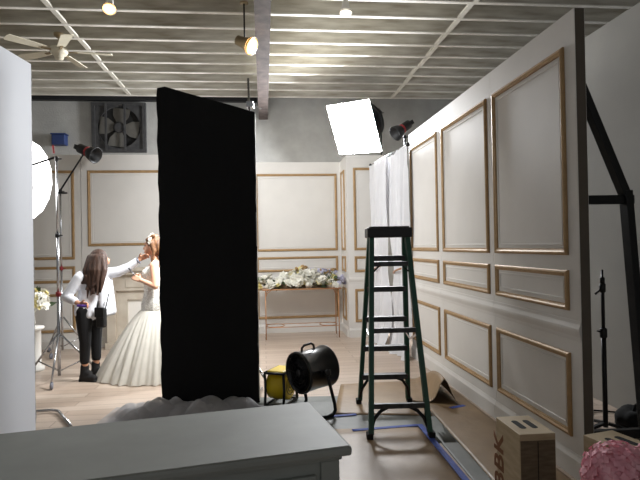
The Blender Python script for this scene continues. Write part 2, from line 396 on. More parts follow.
# ------------------------------------------------------------------ step ladder
ld = thing('step_ladder', 'green fibreglass step ladder with black steps and top cap', 'ladder', (.605, 4.80, .008), rad(1.2))
def rail(s, side, name):
    a = Vector((s * .245, side * .475, .03)); b_ = Vector((s * .165, side * .07, 1.63))
    m_ = MB().bar(a, b_, .020, .056, (0, 1, 0)); m_.bar(a + Vector((-s * .018, side * .024, 0)), b_ + Vector((-s * .018, side * .024, 0)), .024, .010, (0, 1, 0))
    m_.bar(a + Vector((-s * .018, -side * .024, 0)), b_ + Vector((-s * .018, -side * .024, 0)), .024, .010, (0, 1, 0))
    q = m_.build(name, 'green', ld)
    MB().box((s * .247, side * .478, .02), (.05, .085, .045)).build('foot', 'rubber', q, .006)
for s in (-1, 1): rail(s, -1, 'support_rail'); rail(s, 1, 'rail')
def at(side, z): t = (z - .03) / 1.6; return .245 - .08 * t, side * (.475 - .405 * t)
MB().bb(-.195, .195, -.12, .12, 1.60, 1.685).bb(-.175, .175, -.10, .10, 1.68, 1.697).build('top_cap', 'blackp', ld, .012)
for k in range(1, 6):
    z = .285 * k; w, y = at(1, z)
    st_ = MB().bb(-w + .012, w - .012, y - .05, y + .035, z - .012, z + .012).bb(-w + .012, w - .012, y - .05, y - .04, z - .035, z).build('step', 'stepm', ld, .003)
    if k == 1:
        for s in (-1, 1):
            MB().tube([(s * .10, y - .03, z - .02), (s * .17, y - .02, z - .05), (s * .215, y - .01, z - .12), (s * (w + .008), y + .03, z - .22)], .014, 8).build('brace', 'blackm', st_)
for z in (.235, .82, 1.37):
    w, y = at(-1, z)
    st_ = MB().bb(-w + .01, w - .01, y - .018, y + .018, z - .02, z + .02).build('cross_brace', 'stepm', ld, .003)
    for s in (-1, 1):
        if z < .3: MB().tube([(s * .085, y + .012, z - .012), (s * .15, y + .01, z - .045), (s * .20, y, z - .10), (s * (w + .004), y - .03, z - .2)], .015, 8).build('gusset', 'blackm', st_)
        elif z > 1: MB().bar((s * .10, y + .012, z - .015), (s * (w - .0), y - .0, z - .09), .02, .012).build('gusset', 'blackm', st_)
for s in (-1, 1):
    w, y1 = at(-1, .78); _, y2 = at(1, .74)
    MB().bar((s * (w - .03), y1, .78), (s * (w - .03), 0, .70), .006, .02).bar((s * (w - .03), 0, .70), (s * (w - .03), y2, .74), .006, .02).build('spreader', 'chrome', ld)

# ------------------------------------------------------------------ floor coverings
def sheet(name, label, cat, pts, m, z, amp=.004, cuts=14, seed=0, group=None, hump=None):
    """thin sheet over a convex-ish quad given by its four floor corners"""
    r = random.Random(seed); a, b, c, d = [Vector((p[0], p[1], 0)) for p in pts]; v = []; f = []
    cen = (a + b + c + d) / 4
    for lay in (1, 0):
        rr = random.Random(seed)
        for j in range(cuts + 1):
            for i in range(cuts + 1):
                u, w = i / cuts, j / cuts
                p = a.lerp(b, u).lerp(d.lerp(c, u), w)
                n = amp * (.5 + .5 * math.sin(p.x * 9 + seed) * math.cos(p.y * 7 + seed * 2)) + amp * .5 * rr.random()
                h = hump(p) if hump else 0
                v.append((p.x - cen.x, p.y - cen.y, (n + h + .0015 if lay else max(0, n + h - .0005) if h or n > .0006 else 0)))
    K = (cuts + 1) ** 2
    for j in range(cuts):
        for i in range(cuts):
            q = j * (cuts + 1) + i
            f.append((q, q + 1, q + cuts + 2, q + cuts + 1)); f.append((K + q, K + q + cuts + 1, K + q + cuts + 2, K + q + 1))
    edge = [i for i in range(cuts)] ; 
    for i in range(cuts):
        f.append((i + 1, i, K + i, K + i + 1)); q = cuts * (cuts + 1); f.append((q + i, q + i + 1, K + q + i + 1, K + q + i))
        q = i * (cuts + 1); f.append((q, q + cuts + 1, K + q + cuts + 1, K + q)); q += cuts; f.append((q + cuts + 1, q, K + q, K + q + cuts + 1))
    o = MB().add(v, f, True).build(name, m, None, loc=(cen.x, cen.y, z))
    return tag(o, label, cat, group)
FLOORITEMS = True
sheet('floor_sheet', 'grey protective sheet under the ladder and blower', 'floor sheet', [(-.75, 4.2), (1.04, 4.2), (.95, 5.55), (-.75, 5.55)], 'grey', .0005, .001, 6)
sheet('floor_sheet', 'grey protective strip beside the blue tape', 'floor sheet', [(1.05, 2.4), (1.22, 2.4), (1.02, 4.85), (.86, 4.85)], 'grey', .0005, .001, 8)
sheet('paper_sheet', 'kraft paper sheet in front of the ladder inside the blue tape', 'paper', [(.16, 2.2), (1.01, 2.2), (.80, 4.55), (-.02, 4.55)], 'kraft', .004, .002, 16, 3)
sheet('paper_sheet', 'kraft paper sheet along the base of the panelled flats', 'paper', [(1.17, 2.3), (1.72, 2.3), (1.36, 5.9), (.95, 5.6)], 'kraft', .004, .003, 16, 5)
sheet('paper_sheet', 'kraft paper sheet under the far feet of the ladder', 'paper', [(.10, 4.95), (.98, 4.85), (1.0, 6.1), (.2, 6.0)], 'kraft', .0045, .002, 14, 8)
def curl(p): 
    return max(0, .24 * math.exp(-((p.x - 1.17) / .07) ** 2) * (.5 + .5 * math.sin((p.y - 5.2) * 2.6 + 1.2)))
sheet('paper_sheet', 'creased kraft paper piece curling up against the flat', 'paper', [(.82, 5.3), (1.30, 5.15), (1.26, 6.1), (.92, 6.2)], 'kraft', .010, .006, 18, 11, hump=curl)
def tape(label, pts):
    g = 'blue tape strips on the floor'
    (x0, y0), (x1, y1) = pts; d = Vector((x1 - x0, y1 - y0, 0)); n = Vector((-d.y, d.x, 0)).normalized() * .024
    a = Vector((x0, y0, 0)); b_ = Vector((x1, y1, 0))
    sheet('tape_strip', label, 'tape', [a - n, b_ - n, b_ + n, a + n], 'tape', .0085, .0008, 8, int(x0 * 90), g)
tape('blue tape strip along the paper edge beside the ladder', ((1.03, 2.3), (.82, 4.62)))
tape('blue tape strip crossing the floor under the near ladder feet', ((.24, 4.50), (.80, 4.60)))
tape('short blue tape piece on the floor left of the ladder', ((-.05, 4.86), (.30, 4.92)))
tape('small blue tape scrap at the foot of the panelled flat', ((1.19, 5.06), (1.34, 5.13)))

# ------------------------------------------------------------------ drum blower and yellow fan
bl = thing('drum_fan', 'black drum blower fan on bent tube legs', 'fan', (-.09, 5.0, .004), rad(-51))
bl_t = Euler((rad(4), 0, 0)).to_matrix().to_4x4(); base = Matrix.Translation((0, 0, .405)) @ bl_t
def ly(z0): return base @ Matrix.Rotation(PI / 2, 4, 'X') @ Matrix.Translation((0, 0, z0))   # lathe z -> local -y (front)
dr = MB().lathe([(.16, -.17), (.19, -.165), (.194, -.15), (.186, -.14), (.183, 0), (.186, .14), (.194, .15), (.19, .17), (.172, .17), (.168, .10), (.168, -.16), (.16, -.17)], 36, ly(0), False)
drum = dr.build('drum', 'gloss', bl)
g = MB()
for rr in (.035, .065, .095, .125, .155): g.tube([ly(.165) @ Vector((rr * math.cos(2 * PI * k / 28), rr * math.sin(2 * PI * k / 28), 0)) for k in range(28)], .0025, 5, True)
for k in range(8):
    a = PI * 2 * k / 8; g.tube([ly(.163) @ Vector((.03 * math.cos(a), .03 * math.sin(a), 0)), ly(.163) @ Vector((.172 * math.cos(a), .172 * math.sin(a), 0))], .003, 5)
g.build('front_grille', 'blackm', drum)
MB().lathe([(.01, .17), (.03, .168), (.032, .158), (.01, .15)], 16, ly(0)).build('badge', 'stepm', drum)
g = MB()
for rr in (.04, .08, .12, .15): g.tube([ly(-.165) @ Vector((rr * math.cos(2 * PI * k / 28), rr * math.sin(2 * PI * k / 28), 0)) for k in range(28)], .0025, 5, True)
for k in range(8):
    a = PI * 2 * k / 8; g.tube([ly(-.163) @ Vector((.0, .0, 0)), ly(-.163) @ Vector((.17 * math.cos(a), .17 * math.sin(a), 0))], .003, 5)
g.build('rear_grille', 'blackm', drum)
MB().lathe([(.05, -.12), (.055, -.1), (.055, .02), (.03, .06)], 20, ly(0)).build('motor', 'blackm', bl)
for k in range(5):
    a = 2 * PI * k / 5; mx = ly(.06) @ Matrix.Rotation(a, 4, 'Z') @ Matrix.Rotation(rad(35), 4, 'X')
    v = [mx @ Vector(p) for p in ((.03, -.03, 0), (.15, -.055, 0), (.16, .055, 0), (.03, .03, 0), (.03, -.03, .004), (.15, -.055, .004), (.16, .055, .004), (.03, .03, .004))]
    MB().add(v, [(3, 2, 1, 0), (4, 5, 6, 7), (0, 1, 5, 4), (1, 2, 6, 5), (2, 3, 7, 6), (3, 0, 4, 7)]).build('blade', 'blackp', bl)
hp = [base @ Vector((0, -.09 + .02 * math.cos(t), .183)) for t in (0,)]
MB().tube([base @ Vector((0, y, z)) for y, z in ((-.11, .18), (-.105, .215), (-.08, .235), (-.0, .24), (.03, .22), (.035, .18))], .011, 10).build('handle', 'blackp', bl)
for s in (-1, 1):
    kn = MB().lathe([(.03, 0), (.032, .02), (.022, .028), (.005, .03)], 14, Matrix.Translation((s * .205, 0, .405)) @ Matrix.Rotation(s * PI / 2, 4, 'Y')).build('pivot_knob', 'blackp', bl)
    MB().bb(s * .195 - .006, s * .195 + .006, -.06, .06, .395, .425).build('bracket', 'blackm', kn)
hoop = [(.212, 0, .405), (.214, .03, .28), (.216, .075, .12), (.215, .085, .06), (.212, .06, .024), (.21, 0, .017), (.205, -.12, .017), (.18, -.165, .017), (.10, -.175, .017)]
MB().tube([(-x, y, z) for x, y, z in hoop] + list(reversed(hoop)), .016, 10).build('leg_hoop', 'blackm', bl)

yf = thing('floor_fan', 'yellow drum floor fan in a black cage frame', 'fan', (-.41, 5.34, .004), rad(68))
for s in (-1, 1):
    y = s * .10
    MB().tube([(-.155, y, .015), (-.135, y, .16), (-.15, y, .32), (.15, y, .32), (.135, y, .16), (.155, y, .015)], .014, 8, True).build('side_frame', 'blackp', yf)
for x, z in ((-.155, .015), (.155, .015), (-.15, .32), (.15, .32)): MB().tube([(x, -.10, z), (x, .10, z)], .012, 8).build('cross_tube', 'blackp', yf)
my = Matrix.Translation((0, 0, .185)) @ Matrix.Rotation(PI / 2, 4, 'X')
hs = MB().lathe([(.12, -.10), (.140, -.095), (.143, 0), (.140, .095), (.12, .10)], 28, my).build('housing', 'yellow', yf)
g = MB()
for rr in (.03, .06, .09): g.tube([my @ Vector((rr * math.cos(2 * PI * k / 24), rr * math.sin(2 * PI * k / 24), .103)) for k in range(24)], .003, 5, True)
g.build('grille', 'blackp', hs)
MB().bb(-.13, .13, -.09, .09, .30, .34).build('top_housing', 'yellow', yf, .012)

# ------------------------------------------------------------------ apple boxes
def apple(label, loc, rz, letters):
    o = thing('apple_box', label, 'crate', loc, rz)
    # standing on end: .20 wide (x), .305 deep (y), .51 tall; x=0,y=0 is the left near corner
    MB().bb(0, .2, 0, .305, 0, .51).build('body', 'ply', o, .003)
    MB().bb(.004, .196, -.002, .001, .004, .475).build('end_board', 'ply2', o)
    MB().bb(.098, .102, -.003, .0, .004, .47).build('board_seam', 'hole', o)
    for x in (.068, .134):
        m_ = MB(); pts = []
        for k in range(16):
            a = 2 * PI * k / 16; pts.append((x + .019 * math.cos(a), .155 + (.05 if math.sin(a) > 0 else -.05) + .019 * math.sin(a)))
        v = [(p[0], p[1], .5085) for p in pts] + [(p[0], p[1], .5112) for p in pts]
        m_.add(v, [tuple(range(16, 32)), tuple(reversed(range(16)))] + [(k, (k + 1) % 16, 16 + (k + 1) % 16, 16 + k) for k in range(16)]).build('hand_slot', 'hole', o)
    if letters:
        tc = bpy.data.curves.new('t', 'FONT'); tc.body = letters; tc.size = .175; tc.extrude = .0012; tc.offset = .004; tc.space_character = 1.05
        t = bpy.data.objects.new('t', tc); C.objects.link(t); dg = bpy.context.evaluated_depsgraph_get(); dg.update()
        me = bpy.data.meshes.new_from_object(t.evaluated_get(dg)); bpy.data.objects.remove(t)
        me.materials.clear(); me.materials.append(M['stencil'])
        q = bpy.data.objects.new('stencil_lettering', me); C.objects.link(q); q.parent = o
        # on the -x side, reading upwards
        q.matrix_local = Matrix.Translation((-.001, .215, .105)) @ Matrix(((0, 0, -1, 0), (0, -1, 0, 0), (1, 0, 0, 0), (0, 0, 0, 1))) @ Matrix.Scale(-1, 4, (0, 1, 0)) @ Matrix.Scale(1, 4)
    return o
apple('plywood apple box on end with stencilled letters in front of the flats', (1.045, 2.89, .010), rad(5), 'BBK')
apple('plywood apple box on end behind the pink hydrangea', (1.475, 2.585, .010), rad(19), None)

# ------------------------------------------------------------------ pink hydrangea in a bucket
hy = thing('hydrangea', 'pink hydrangea bloom in a metal bucket beside the apple boxes', 'flowers', (1.20, 2.22, 0), 0)
MB().lathe([(.10, 0), (.105, .004), (.135, .38), (.14, .385), (.14, .395), (.13, .395), (.10, .02)], 28).build('bucket', 'pot', hy)
MB().tube([(0, 0, .02), (.01, 0, .3), (0, 0, .58)], .012, 8).tube([(.03, .02, .02), (.08, .05, .4), (.10, .06, .56)], .01, 8).build('stems', 'stem', hy)
def hydra(seed, R):
    r = random.Random(seed); m_ = MB()
    n = 480
    for i in range(n):
        t = math.acos(1 - 1.75 * (i + .5) / n); a = i * 2.39996
        d = Vector((math.sin(t) * math.cos(a), math.sin(t) * math.sin(a), math.cos(t))); p = d * R * r.uniform(.93, 1.05)
        q = d.to_track_quat('Z', 'Y') @ Euler((r.uniform(-.4, .4), r.uniform(-.4, .4), r.uniform(0, 3))).to_quaternion()
        s = .0145 * r.uniform(.8, 1.2)
        for k in range(4):
            w = q @ Euler((0, 0, k * PI / 2)).to_quaternion()
            m_.add([p + w @ Vector(c) * s for c in ((0, 0, 0), (.5, -.5, .12), (1.05, 0, .05), (.5, .5, .12))], [(0, 1, 2, 3)], True)
    m_.ell((0, 0, 0), (R * .9, R * .9, R * .85))
    return m_
o = hydra(1, .135).build('bloom', 'pink', hy, loc=(0, 0, .58)); o['kind'] = 'stuff'
o = hydra(2, .115).build('bloom', 'pink', hy, loc=(.16, .03, .575)); o['kind'] = 'stuff'
for a in (200, 330, 80):
    q = Euler((0, rad(35), rad(a)))
    v = [Vector(p) for p in ((0, 0, 0), (.06, -.045, .01), (.12, -.03, 0), (.16, 0, -.02), (.12, .03, 0), (.06, .045, .01), (.06, 0, -.01), (.12, 0, -.012))]
    MB().add([q.to_matrix() @ p for p in v], [(0, 1, 6), (1, 2, 7, 6), (2, 3, 7), (3, 4, 7), (4, 5, 6, 7), (5, 0, 6)], True).build('leaf', 'leaf', hy, loc=(0, 0, .46))

# ------------------------------------------------------------------ behind the near flat: brace, stand, heap, cable
br = thing('stage_brace', 'black timber stage brace propping the dark-ended flat', 'brace', (1.912, 3.62, 0), rad(4))
MB().bar((-.165, 0, 2.62), (.15, 0, 1.84), .05, .075, (0, 1, 0)).build('diagonal', 'blackm', br, .004)
MB().bar((-.165, .002, 1.82), (.20, .002, 1.82), .045, .06).build('cross_bar', 'blackm', br, .004)
MB().bar((.15, 0, 1.88), (.27, 0, .0), .05, .085, (0, 1, 0)).build('upright', 'blackm', br, .004)
MB().bar((-.165, .01, .25), (.26, .01, .25), .045, .06).build('cross_bar', 'blackm', br, .004)
st = thing('light_stand', 'black light stand with bare spigot behind the dark-ended flat', 'stand', (2.25, 4.32, 0), 0)
MB().tube([(0, 0, .06), (0, 0, .8)], .019, 10).build('lower_tube', 'blackm', st)
MB().tube([(0, 0, .8), (0, 0, 1.2)], .014, 10).build('upper_tube', 'blackm', st)
MB().lathe([(.01, 1.2), (.018, 1.2), (.018, 1.25), (.009, 1.255), (.009, 1.31), (.003, 1.315)], 12).build('spigot', 'blackm', st)
MB().lathe([(.024, .77), (.028, .78), (.028, .84), (.02, .85)], 12).tube([(0, 0, .81), (-.06, -.02, .83)], .008, 6).build('collar', 'blackp', st)
MB().lathe([(.016, 1.13), (.024, 1.14), (.024, 1.2), (.016, 1.205)], 12).tube([(0, 0, 1.17), (-.06, 0, 1.12)], .009, 6).build('collar', 'blackp', st)
for a in (90, 195, 330):
    MB().bar((.02 * math.cos(rad(a)), .02 * math.sin(rad(a)), .09), (.36 * math.cos(rad(a)), .36 * math.sin(rad(a)), .014), .03, .022).build('leg', 'blackm', st)
r = random.Random(2); hb = MB()
for i in range(16): hb.ell((r.uniform(-.14, .14), r.uniform(-.10, .10), r.uniform(.07, .13)), (r.uniform(.08, .12), r.uniform(.07, .11), r.uniform(.05, .08)), Euler((r.uniform(-.4, .4), r.uniform(-.4, .4), r.uniform(0, 3))))
hp = thing('sandbag', 'slumped black sandbag on the floor by the white partition', 'bag', (2.56, 4.34, 0), .3)
remesh('sack', hb, .02, 'black', hp, 4, loc=(0, 0, .01))
MB().tube([(-.10, 0, .15), (-.08, 0, .22), (0, .01, .245), (.08, 0, .22), (.10, 0, .15)], .014, 8).build('strap', 'black', hp)
cb = [(2.34, 4.15, .012), (2.45, 3.9, .012), (2.3, 3.75, .012), (2.14, 3.85, .012), (2.11, 4.1, .012), (2.2, 4.6, .012), (2.45, 4.9, .012), (2.7, 4.8, .012)]
tag(MB().tube([Vector(p) - Vector(cb[0]) + Vector((0, 0, 0)) for p in cb], .008, 6).build('cable', 'rubber', None, loc=cb[0]), 'black cable looped on the floor around the black stand', 'cable')

# ------------------------------------------------------------------ curtain
def curtain(name, label, length, x, y0, seed, z1=2.86, m='curtain'):
    r = random.Random(seed); nx, nz = 70, 36; v = []; f = []
    for lay in (0, 1):
        for j in range(nz + 1):
            z = .006 + (z1 - .006) * j / nz; t = j / nz
            pinch = math.exp(-((z - 1.15) / .35) ** 2)
            for i in range(nx + 1):
                u = i / nx
                yy = (u - .5) * length * (1 - .30 * pinch) - .06 * pinch * 0
                amp = .045 * (1 - .3 * pinch) * (1 if t < .9 else .7)
                xx = amp * math.sin(u * 2 * PI * 6.5 + .5 * math.sin(z * 2.2) + seed) + .02 * math.sin(u * 31 + z * 2)
                if z < .35: xx -= (.35 - z) * .45 * (.6 + .4 * math.sin(u * 9 + seed)); yy -= (.35 - z) * .25
                v.append((xx + lay * .003, yy, z))
    K = (nx + 1) * (nz + 1)
    for j in range(nz):
        for i in range(nx):
            q = j * (nx + 1) + i; f.append((q, q + nx + 1, q + nx + 2, q + 1)); f.append((K + q, K + q + 1, K + q + nx + 2, K + q + nx + 1))
    o = thing(name, label, 'curtain', rm(x, y0), YAW)
    MB().add(v, f, True).build('cloth', m, o)
    n = 9; g = MB()
    return o
c1 = curtain('curtain', 'white gathered curtain panel next to the niche', .98, 1.81, 8.37, 1)
c2 = curtain('curtain', 'white gathered curtain panel next to the panelled flats', .92, 1.915, 7.53, 2.3)
for c_, yy in ((c1, .02), (c2, -.02)):
    MB().tube([(.07 * math.cos(a) * 1.0, .27 * math.sin(a) + yy, 1.17 - .05 * math.sin(a)) for a in [2 * PI * k / 20 for k in range(20)]], .014, 8, True).build('tie_band', 'brass', c_)
rd = thing('curtain_rod', 'thin metal curtain rod with ball ends above the white curtains', 'rod', rm(1.86, 7.97, 2.872), YAW)
MB().tube([(.065, -.94, 0), (-.065, .9, 0)], .012, 10).build('rod', 'chrome', rd)
for x, y in ((.065, -.955), (-.066, .915)): MB().ell((x, y, 0), (.03, .03, .03)).build('ball_end', 'blackm', rd)
MB().tube([(.06, -.86, 0), (.148, -.86, 0)], .008, 8).build('bracket', 'chrome', rd)
MB().tube([(-.065, .86, 0), (-.067, .966, 0)], .008, 8).build('bracket', 'chrome', rd)

# ------------------------------------------------------------------ console table with flowers
ct = thing('console_table', 'slim rose gold console table under the white flowers', 'table', rm(.62, 9.18), YAW)
MB().bb(-.66, .66, -.22, .24, .815, .835).build('table_top', 'brass', ct, .004)
for x in (-.61, .61):
    for y in (-.19, .21):
        l = MB().tube([(x, y, 0), (x, y, .816)], .009, 8).build('leg', 'brass', ct)
        s = 1 if x < 0 else -1
        MB().tube([(x, y, .70), (x + s * .03, y, .77), (x + s * .09, y, .812)], .006, 6).build('corner_scroll', 'brass', l)
for y in (-.19, .21): MB().tube([(-.61, y, .20), (-.32, y, .20), (.32, y, .20), (.61, y, .20)], .006, 6).build('stretcher', 'brass', ct)
for s in (-1, 1):
    MB().tube([(s * .45 + .15 * math.cos(2 * PI * k / 24), .01 + .19 * math.sin(2 * PI * k / 24), .205) for k in range(24)], .007, 6, True).build('hoop', 'brass', ct)
def blossom(seed, m, R, n=(5, 7, 8)):
    r = random.Random(seed); m_ = MB(); m_.ell((0, 0, 0), (R * .45, R * .45, R * .4), n=6, m=4)
    for ringi, k in enumerate(n):
        tilt = (.25, .75, 1.25)[ringi]; Lp = R * (.55, .85, 1.0)[ringi]
        for i in range(k):
            a = 2 * PI * (i + r.random() * .5) / k + ringi
            q = Matrix.Rotation(a, 3, 'Z') @ Matrix.Rotation(tilt + r.uniform(-.15, .15), 3, 'Y')
            w = Lp * .45
            m_.add([q @ Vector(p) for p in ((-w * .3, 0, 0), (0, -w, Lp * .5), (w * .25, 0, Lp), (0, w, Lp * .5))], [(0, 1, 2), (0, 2, 3)], True)
    return m_.mesh('flower', m)
BW = [blossom(i, 'petalw', .075) for i in range(3)]; BY = [blossom(i + 5, 'petaly', .07) for i in range(2)]; BV = [blossom(i + 8, 'petalv', .05) for i in range(2)]; BD = [blossom(i + 11, 'dried', .045) for i in range(2)]
lfm = MB().add([(0, 0, 0), (.04, -.025, .008), (.10, 0, 0), (.04, .025, .008), (.04, 0, -.006)], [(0, 1, 4), (1, 2, 4), (2, 3, 4), (3, 0, 4)], True).mesh('leaf', 'leaf')
fa = thing('flower_arrangement', 'long low arrangement of white and cream flowers on the console table', 'flowers', rm(.58, 9.19, .837), YAW)
MB().bb(-.50, .50, -.06, .09, 0, .07).build('trough', 'ply2', fa, .01)
r = random.Random(21)
for i in range(110):
    x = r.uniform(-.74, .60); y = r.uniform(-.24, .14); z = .045 + r.random() * .20 * (1 - .5 * abs(x)) + (.05 if -.1 < x < .4 else 0)
    if abs(x) > .6: z = r.uniform(.02, .13)
    if y < -.12: z *= .55
    e = Euler((rad(30 + 40 * r.random()) * (1 if y < .06 else -.5), r.uniform(-.5, .5), r.uniform(0, 6)))
    k = r.random(); x_ = x
    me = r.choice(BY) if (x < -.66 or k < .14) else r.choice(BW)
    share('flower', me, fa, (x_, y, z), e, r.uniform(.95, 1.35))
for i in range(60):
    x = r.uniform(-.72, .62); share('leaf', lfm, fa, (x, r.uniform(-.2, .16), r.uniform(.03, .17)), (r.uniform(-1, 1), r.uniform(-.8, .8), r.uniform(0, 6)), r.uniform(.8, 1.5))
tw = MB()
for i in range(22):
    big = i < 12
    x = r.uniform(.40, .66) if big else r.uniform(.20, .42); z = r.uniform(.22, .40) if big and i % 3 else r.uniform(.2, .3); y = r.uniform(-.06, .08)
    share('flower', r.choice(BD) if i % 2 and big else r.choice(BV), fa, (x, y, z), (r.uniform(.2, 1), 0, r.uniform(0, 6)), r.uniform(.8, 1.3)); tw.tube([(x * .8, y * .5, .06), (x, y, z)], .004, 5)
for i in range(7):
    x = r.uniform(-.05, .15); z = r.uniform(.26, .36); share('flower', r.choice(BD), fa, (x, .05, z), (.6, 0, i), 1); tw.tube([(x, .03, .06), (x, .05, z)], .004, 5)
for i in range(10):
    x = r.uniform(.62, .78); z = r.uniform(.03, .18); share('flower', r.choice(BV), fa, (x, r.uniform(-.1, .05), z), (.8, 0, i), 1.1); tw.tube([(.5, 0, .07), (x, 0, z)], .004, 5)
tw.build('stems', 'stem', fa)

# white flowers on a plinth behind the left flat
pl = tag(MB().lathe([(.20, 0), (.20, .04), (.16, .06), (.16, .52), (.2, .54), (.2, .56)], 28).build('plinth', 'ped', None, loc=(-3.80, 6.98, 0)), 'round white plinth half hidden by the tall white flat', 'plinth')
va = thing('flower_vase', 'vase of white flowers at the edge of the tall white flat', 'flowers', (-3.78, 6.98, .561), 0)
MB().lathe([(.05, 0), (.08, .05), (.07, .16), (.06, .18)], 20).build('vase', 'ped', va)
for i in range(34):
    t = r.uniform(.1, 1.7); a = r.uniform(0, 6.28); d = Vector((math.sin(t) * math.cos(a), math.sin(t) * math.sin(a), math.cos(t)))
    share('flower', r.choice(BW if i % 4 else BY), va, d * .20 + Vector((.05, 0, .22 + .08 * r.random())), d.to_track_quat('Z', 'Y').to_euler(), r.uniform(.9, 1.3))
for i in range(18):
    t = r.uniform(.2, 2); a = r.uniform(0, 6.28); d = Vector((math.sin(t) * math.cos(a), math.sin(t) * math.sin(a), math.cos(t)))
    share('leaf', lfm, va, d * .17 + Vector((.05, 0, .24)), d.to_track_quat('X', 'Y').to_euler(), 1.3)

# ------------------------------------------------------------------ lights of the studio
def roller(label, loc, h, poles, m='chrome', name='light_stand', wheel=True, angs=(35, 155, 275), leg=.42):
    o = thing(name, label, 'stand', loc, 0)
    z = 0
    prev = .06
    for i, (zt, rr) in enumerate(poles):
        MB().tube([(0, 0, prev), (0, 0, zt)], rr, 10).build('tube_section', m, o)
        MB().lathe([(rr + .003, zt - .05), (rr + .01, zt - .045), (rr + .01, zt), (rr + .003, zt + .005)], 12).tube([(0, 0, zt - .025), (.06, 0, zt - .025)], .008, 6).build('collar', 'red' if i == 0 else 'blackp', o)
        prev = zt - .05
    for a in angs:
        c, s = math.cos(rad(a)), math.sin(rad(a))
        l = MB().tube([(.02 * c, .02 * s, .55), (leg * c, leg * s, .085 if wheel else .02)], .012, 8).tube([(.02 * c, .02 * s, .12), (leg * .7 * c, leg * .7 * s, .22)], .008, 6).build('leg', m, o)
        if wheel:
            mx = Matrix.Translation((leg * c, leg * s, .042)) @ Matrix.Rotation(rad(a), 4, 'Z') @ Matrix.Rotation(PI / 2, 4, 'X')
            MB().lathe([(.02, -.014), (.04, -.012), (.042, 0), (.04, .012), (.02, .014)], 16, mx).build('caster', 'grip', l)
    return o
r1 = roller('wheeled chrome light stand carrying the white octagonal soft box', (-3.12, 6.42, 0), 2.6, [(1.05, .019), (1.75, .016), (2.66, .012)], angs=(-75, 40, 165))
# octagonal soft box
ob = thing('octagon_softbox', 'lit white octagonal soft box seen edge-on above the chrome stand', 'studio light', (-3.12, 6.42, 2.66), 0)
nrm = Vector((.985, -.13, -.10)).normalized(); q = nrm.to_track_quat('Z', 'Y').to_matrix().to_4x4()
mo = Matrix.Translation((-.37, .03, -.27)) @ q
R_ = .48
MB().lathe([(.001, .05), (R_ * .5, .045), (R_ * .85, .025), (R_, .0)], 16, mo @ Matrix.Rotation(PI / 8, 4, 'Z'), False).build('diffuser', 'soft_l', ob)
MB().lathe([(R_, .0), (R_ * 1.0, -.02), (R_ * .8, -.20), (.10, -.38), (.07, -.38)], 16, mo @ Matrix.Rotation(PI / 8, 4, 'Z'), False).build('shell', 'blackp', ob)
MB().lathe([(.08, -.37), (.08, -.60), (.06, -.62)], 16, mo).build('lamp_head', 'blackm', ob)
MB().tube([mo @ Vector((0, 0, -.45)), (0, 0, .0)], .014, 8).build('mount_arm', 'blackm', ob)
MB().tube([(-.03, 0, .06), (-.01, -.06, .12), (.02, -.1, .03)], .012, 6).build('clip', 'red', ob)
# boom stand with black spot head
r2 = roller('slim chrome boom stand in front of the panelled left flat', (-3.86, 8.05, 0), 2.4, [(1.3, .016), (2.45, .013)], angs=(-90, 30, 150), leg=.34)
MB().bar((0, 0, 2.44), (.33, .05, 2.98), .02, .02).tube([(-.06, 0, 2.40), (.1, 0, 2.40)], .014, 8).build('boom_arm', 'blackm', r2)
def spot(name, label, loc, d, L=.30):
    o = thing(name, label, 'studio light', loc, 0)
    mx = Vector(d).normalized().to_track_quat('Z', 'Y').to_matrix().to_4x4()
    MB().lathe([(.04, -.14), (.07, -.13), (.075, .0), (.07, .02)], 20, mx).build('lamp_body', 'blackp', o)
    MB().lathe([(.076, .015), (.08, .02), (.08, .045), (.076, .05)], 20, mx).build('ring', 'red', o)
    MB().lathe([(.072, .05), (.10, .09), (.125, .20), (.118, .20), (.09, .09), (.03, .06)], 20, mx, False).build('reflector', 'blackp', o)
    MB().box(mx @ Vector((0, .0, -.16)), (.10, .07, .08), mx.to_3x3()).build('ballast', 'blackp', o, .006)
    return o
spot('spot_head', 'black spot head with red ring on the boom arm', (-3.86 + .37, 8.10, 3.03), (.75, -.25, -.35))
# stand whose legs show behind the cabinet
st = thing('rolling_stand', 'chrome stand with bent floor legs showing past the white flat', 'stand', (-2.82, 5.1, 0), 0)
MB().tube([(0, 0, .03), (0, 0, 1.9)], .016, 10).build('pole', 'chrome', st)
MB().tube([(0, 0, .03), (.22, .08, .022), (.30, .05, .022), (.34, 0, .022), (.62, -.38, .014)], .013, 8).build('leg', 'chrome', st)
MB().tube([(0, 0, .03), (-.3, .2, .014)], .013, 8).build('leg', 'chrome', st)
MB().tube([(0, 0, .03), (-.15, -.35, .014)], .013, 8).build('leg', 'chrome', st)

# right: big soft box behind the set wall
SB = Vector((1.02, 10.15, 3.98))
r3 = roller('tall light stand behind the set holding the big square soft box', (1.27, 10.85, 0), 4, [(1.5, .02), (2.8, .017), (4.22, .014)], m='blackm', wheel=False, angs=(60, 180, 300))
sb = thing('square_softbox', 'glaring big square soft box above the corner of the set', 'studio light', (1.27, 10.85, 4.22), 0)
nrm = Vector((-.66, -.62, -.44)).normalized()
zx = nrm; xx = Vector((0, 0, 1)).cross(zx).normalized(); yy = zx.cross(xx)
Rm = Matrix((xx, yy, zx)).transposed().to_4x4() @ Matrix.Rotation(rad(-5), 4, 'Z')
ms = Matrix.Translation((-.58, -.42, -.42)) @ Rm
h = .50; hx = .54
v = [ms @ Vector(p) for p in ((-hx, -h, 0), (hx, -h, 0), (hx, h, 0), (-hx, h, 0), (0, 0, .04))]
MB().add(v, [(0, 1, 4), (1, 2, 4), (2, 3, 4), (3, 0, 4)], True).build('diffuser', 'soft_r', sb)
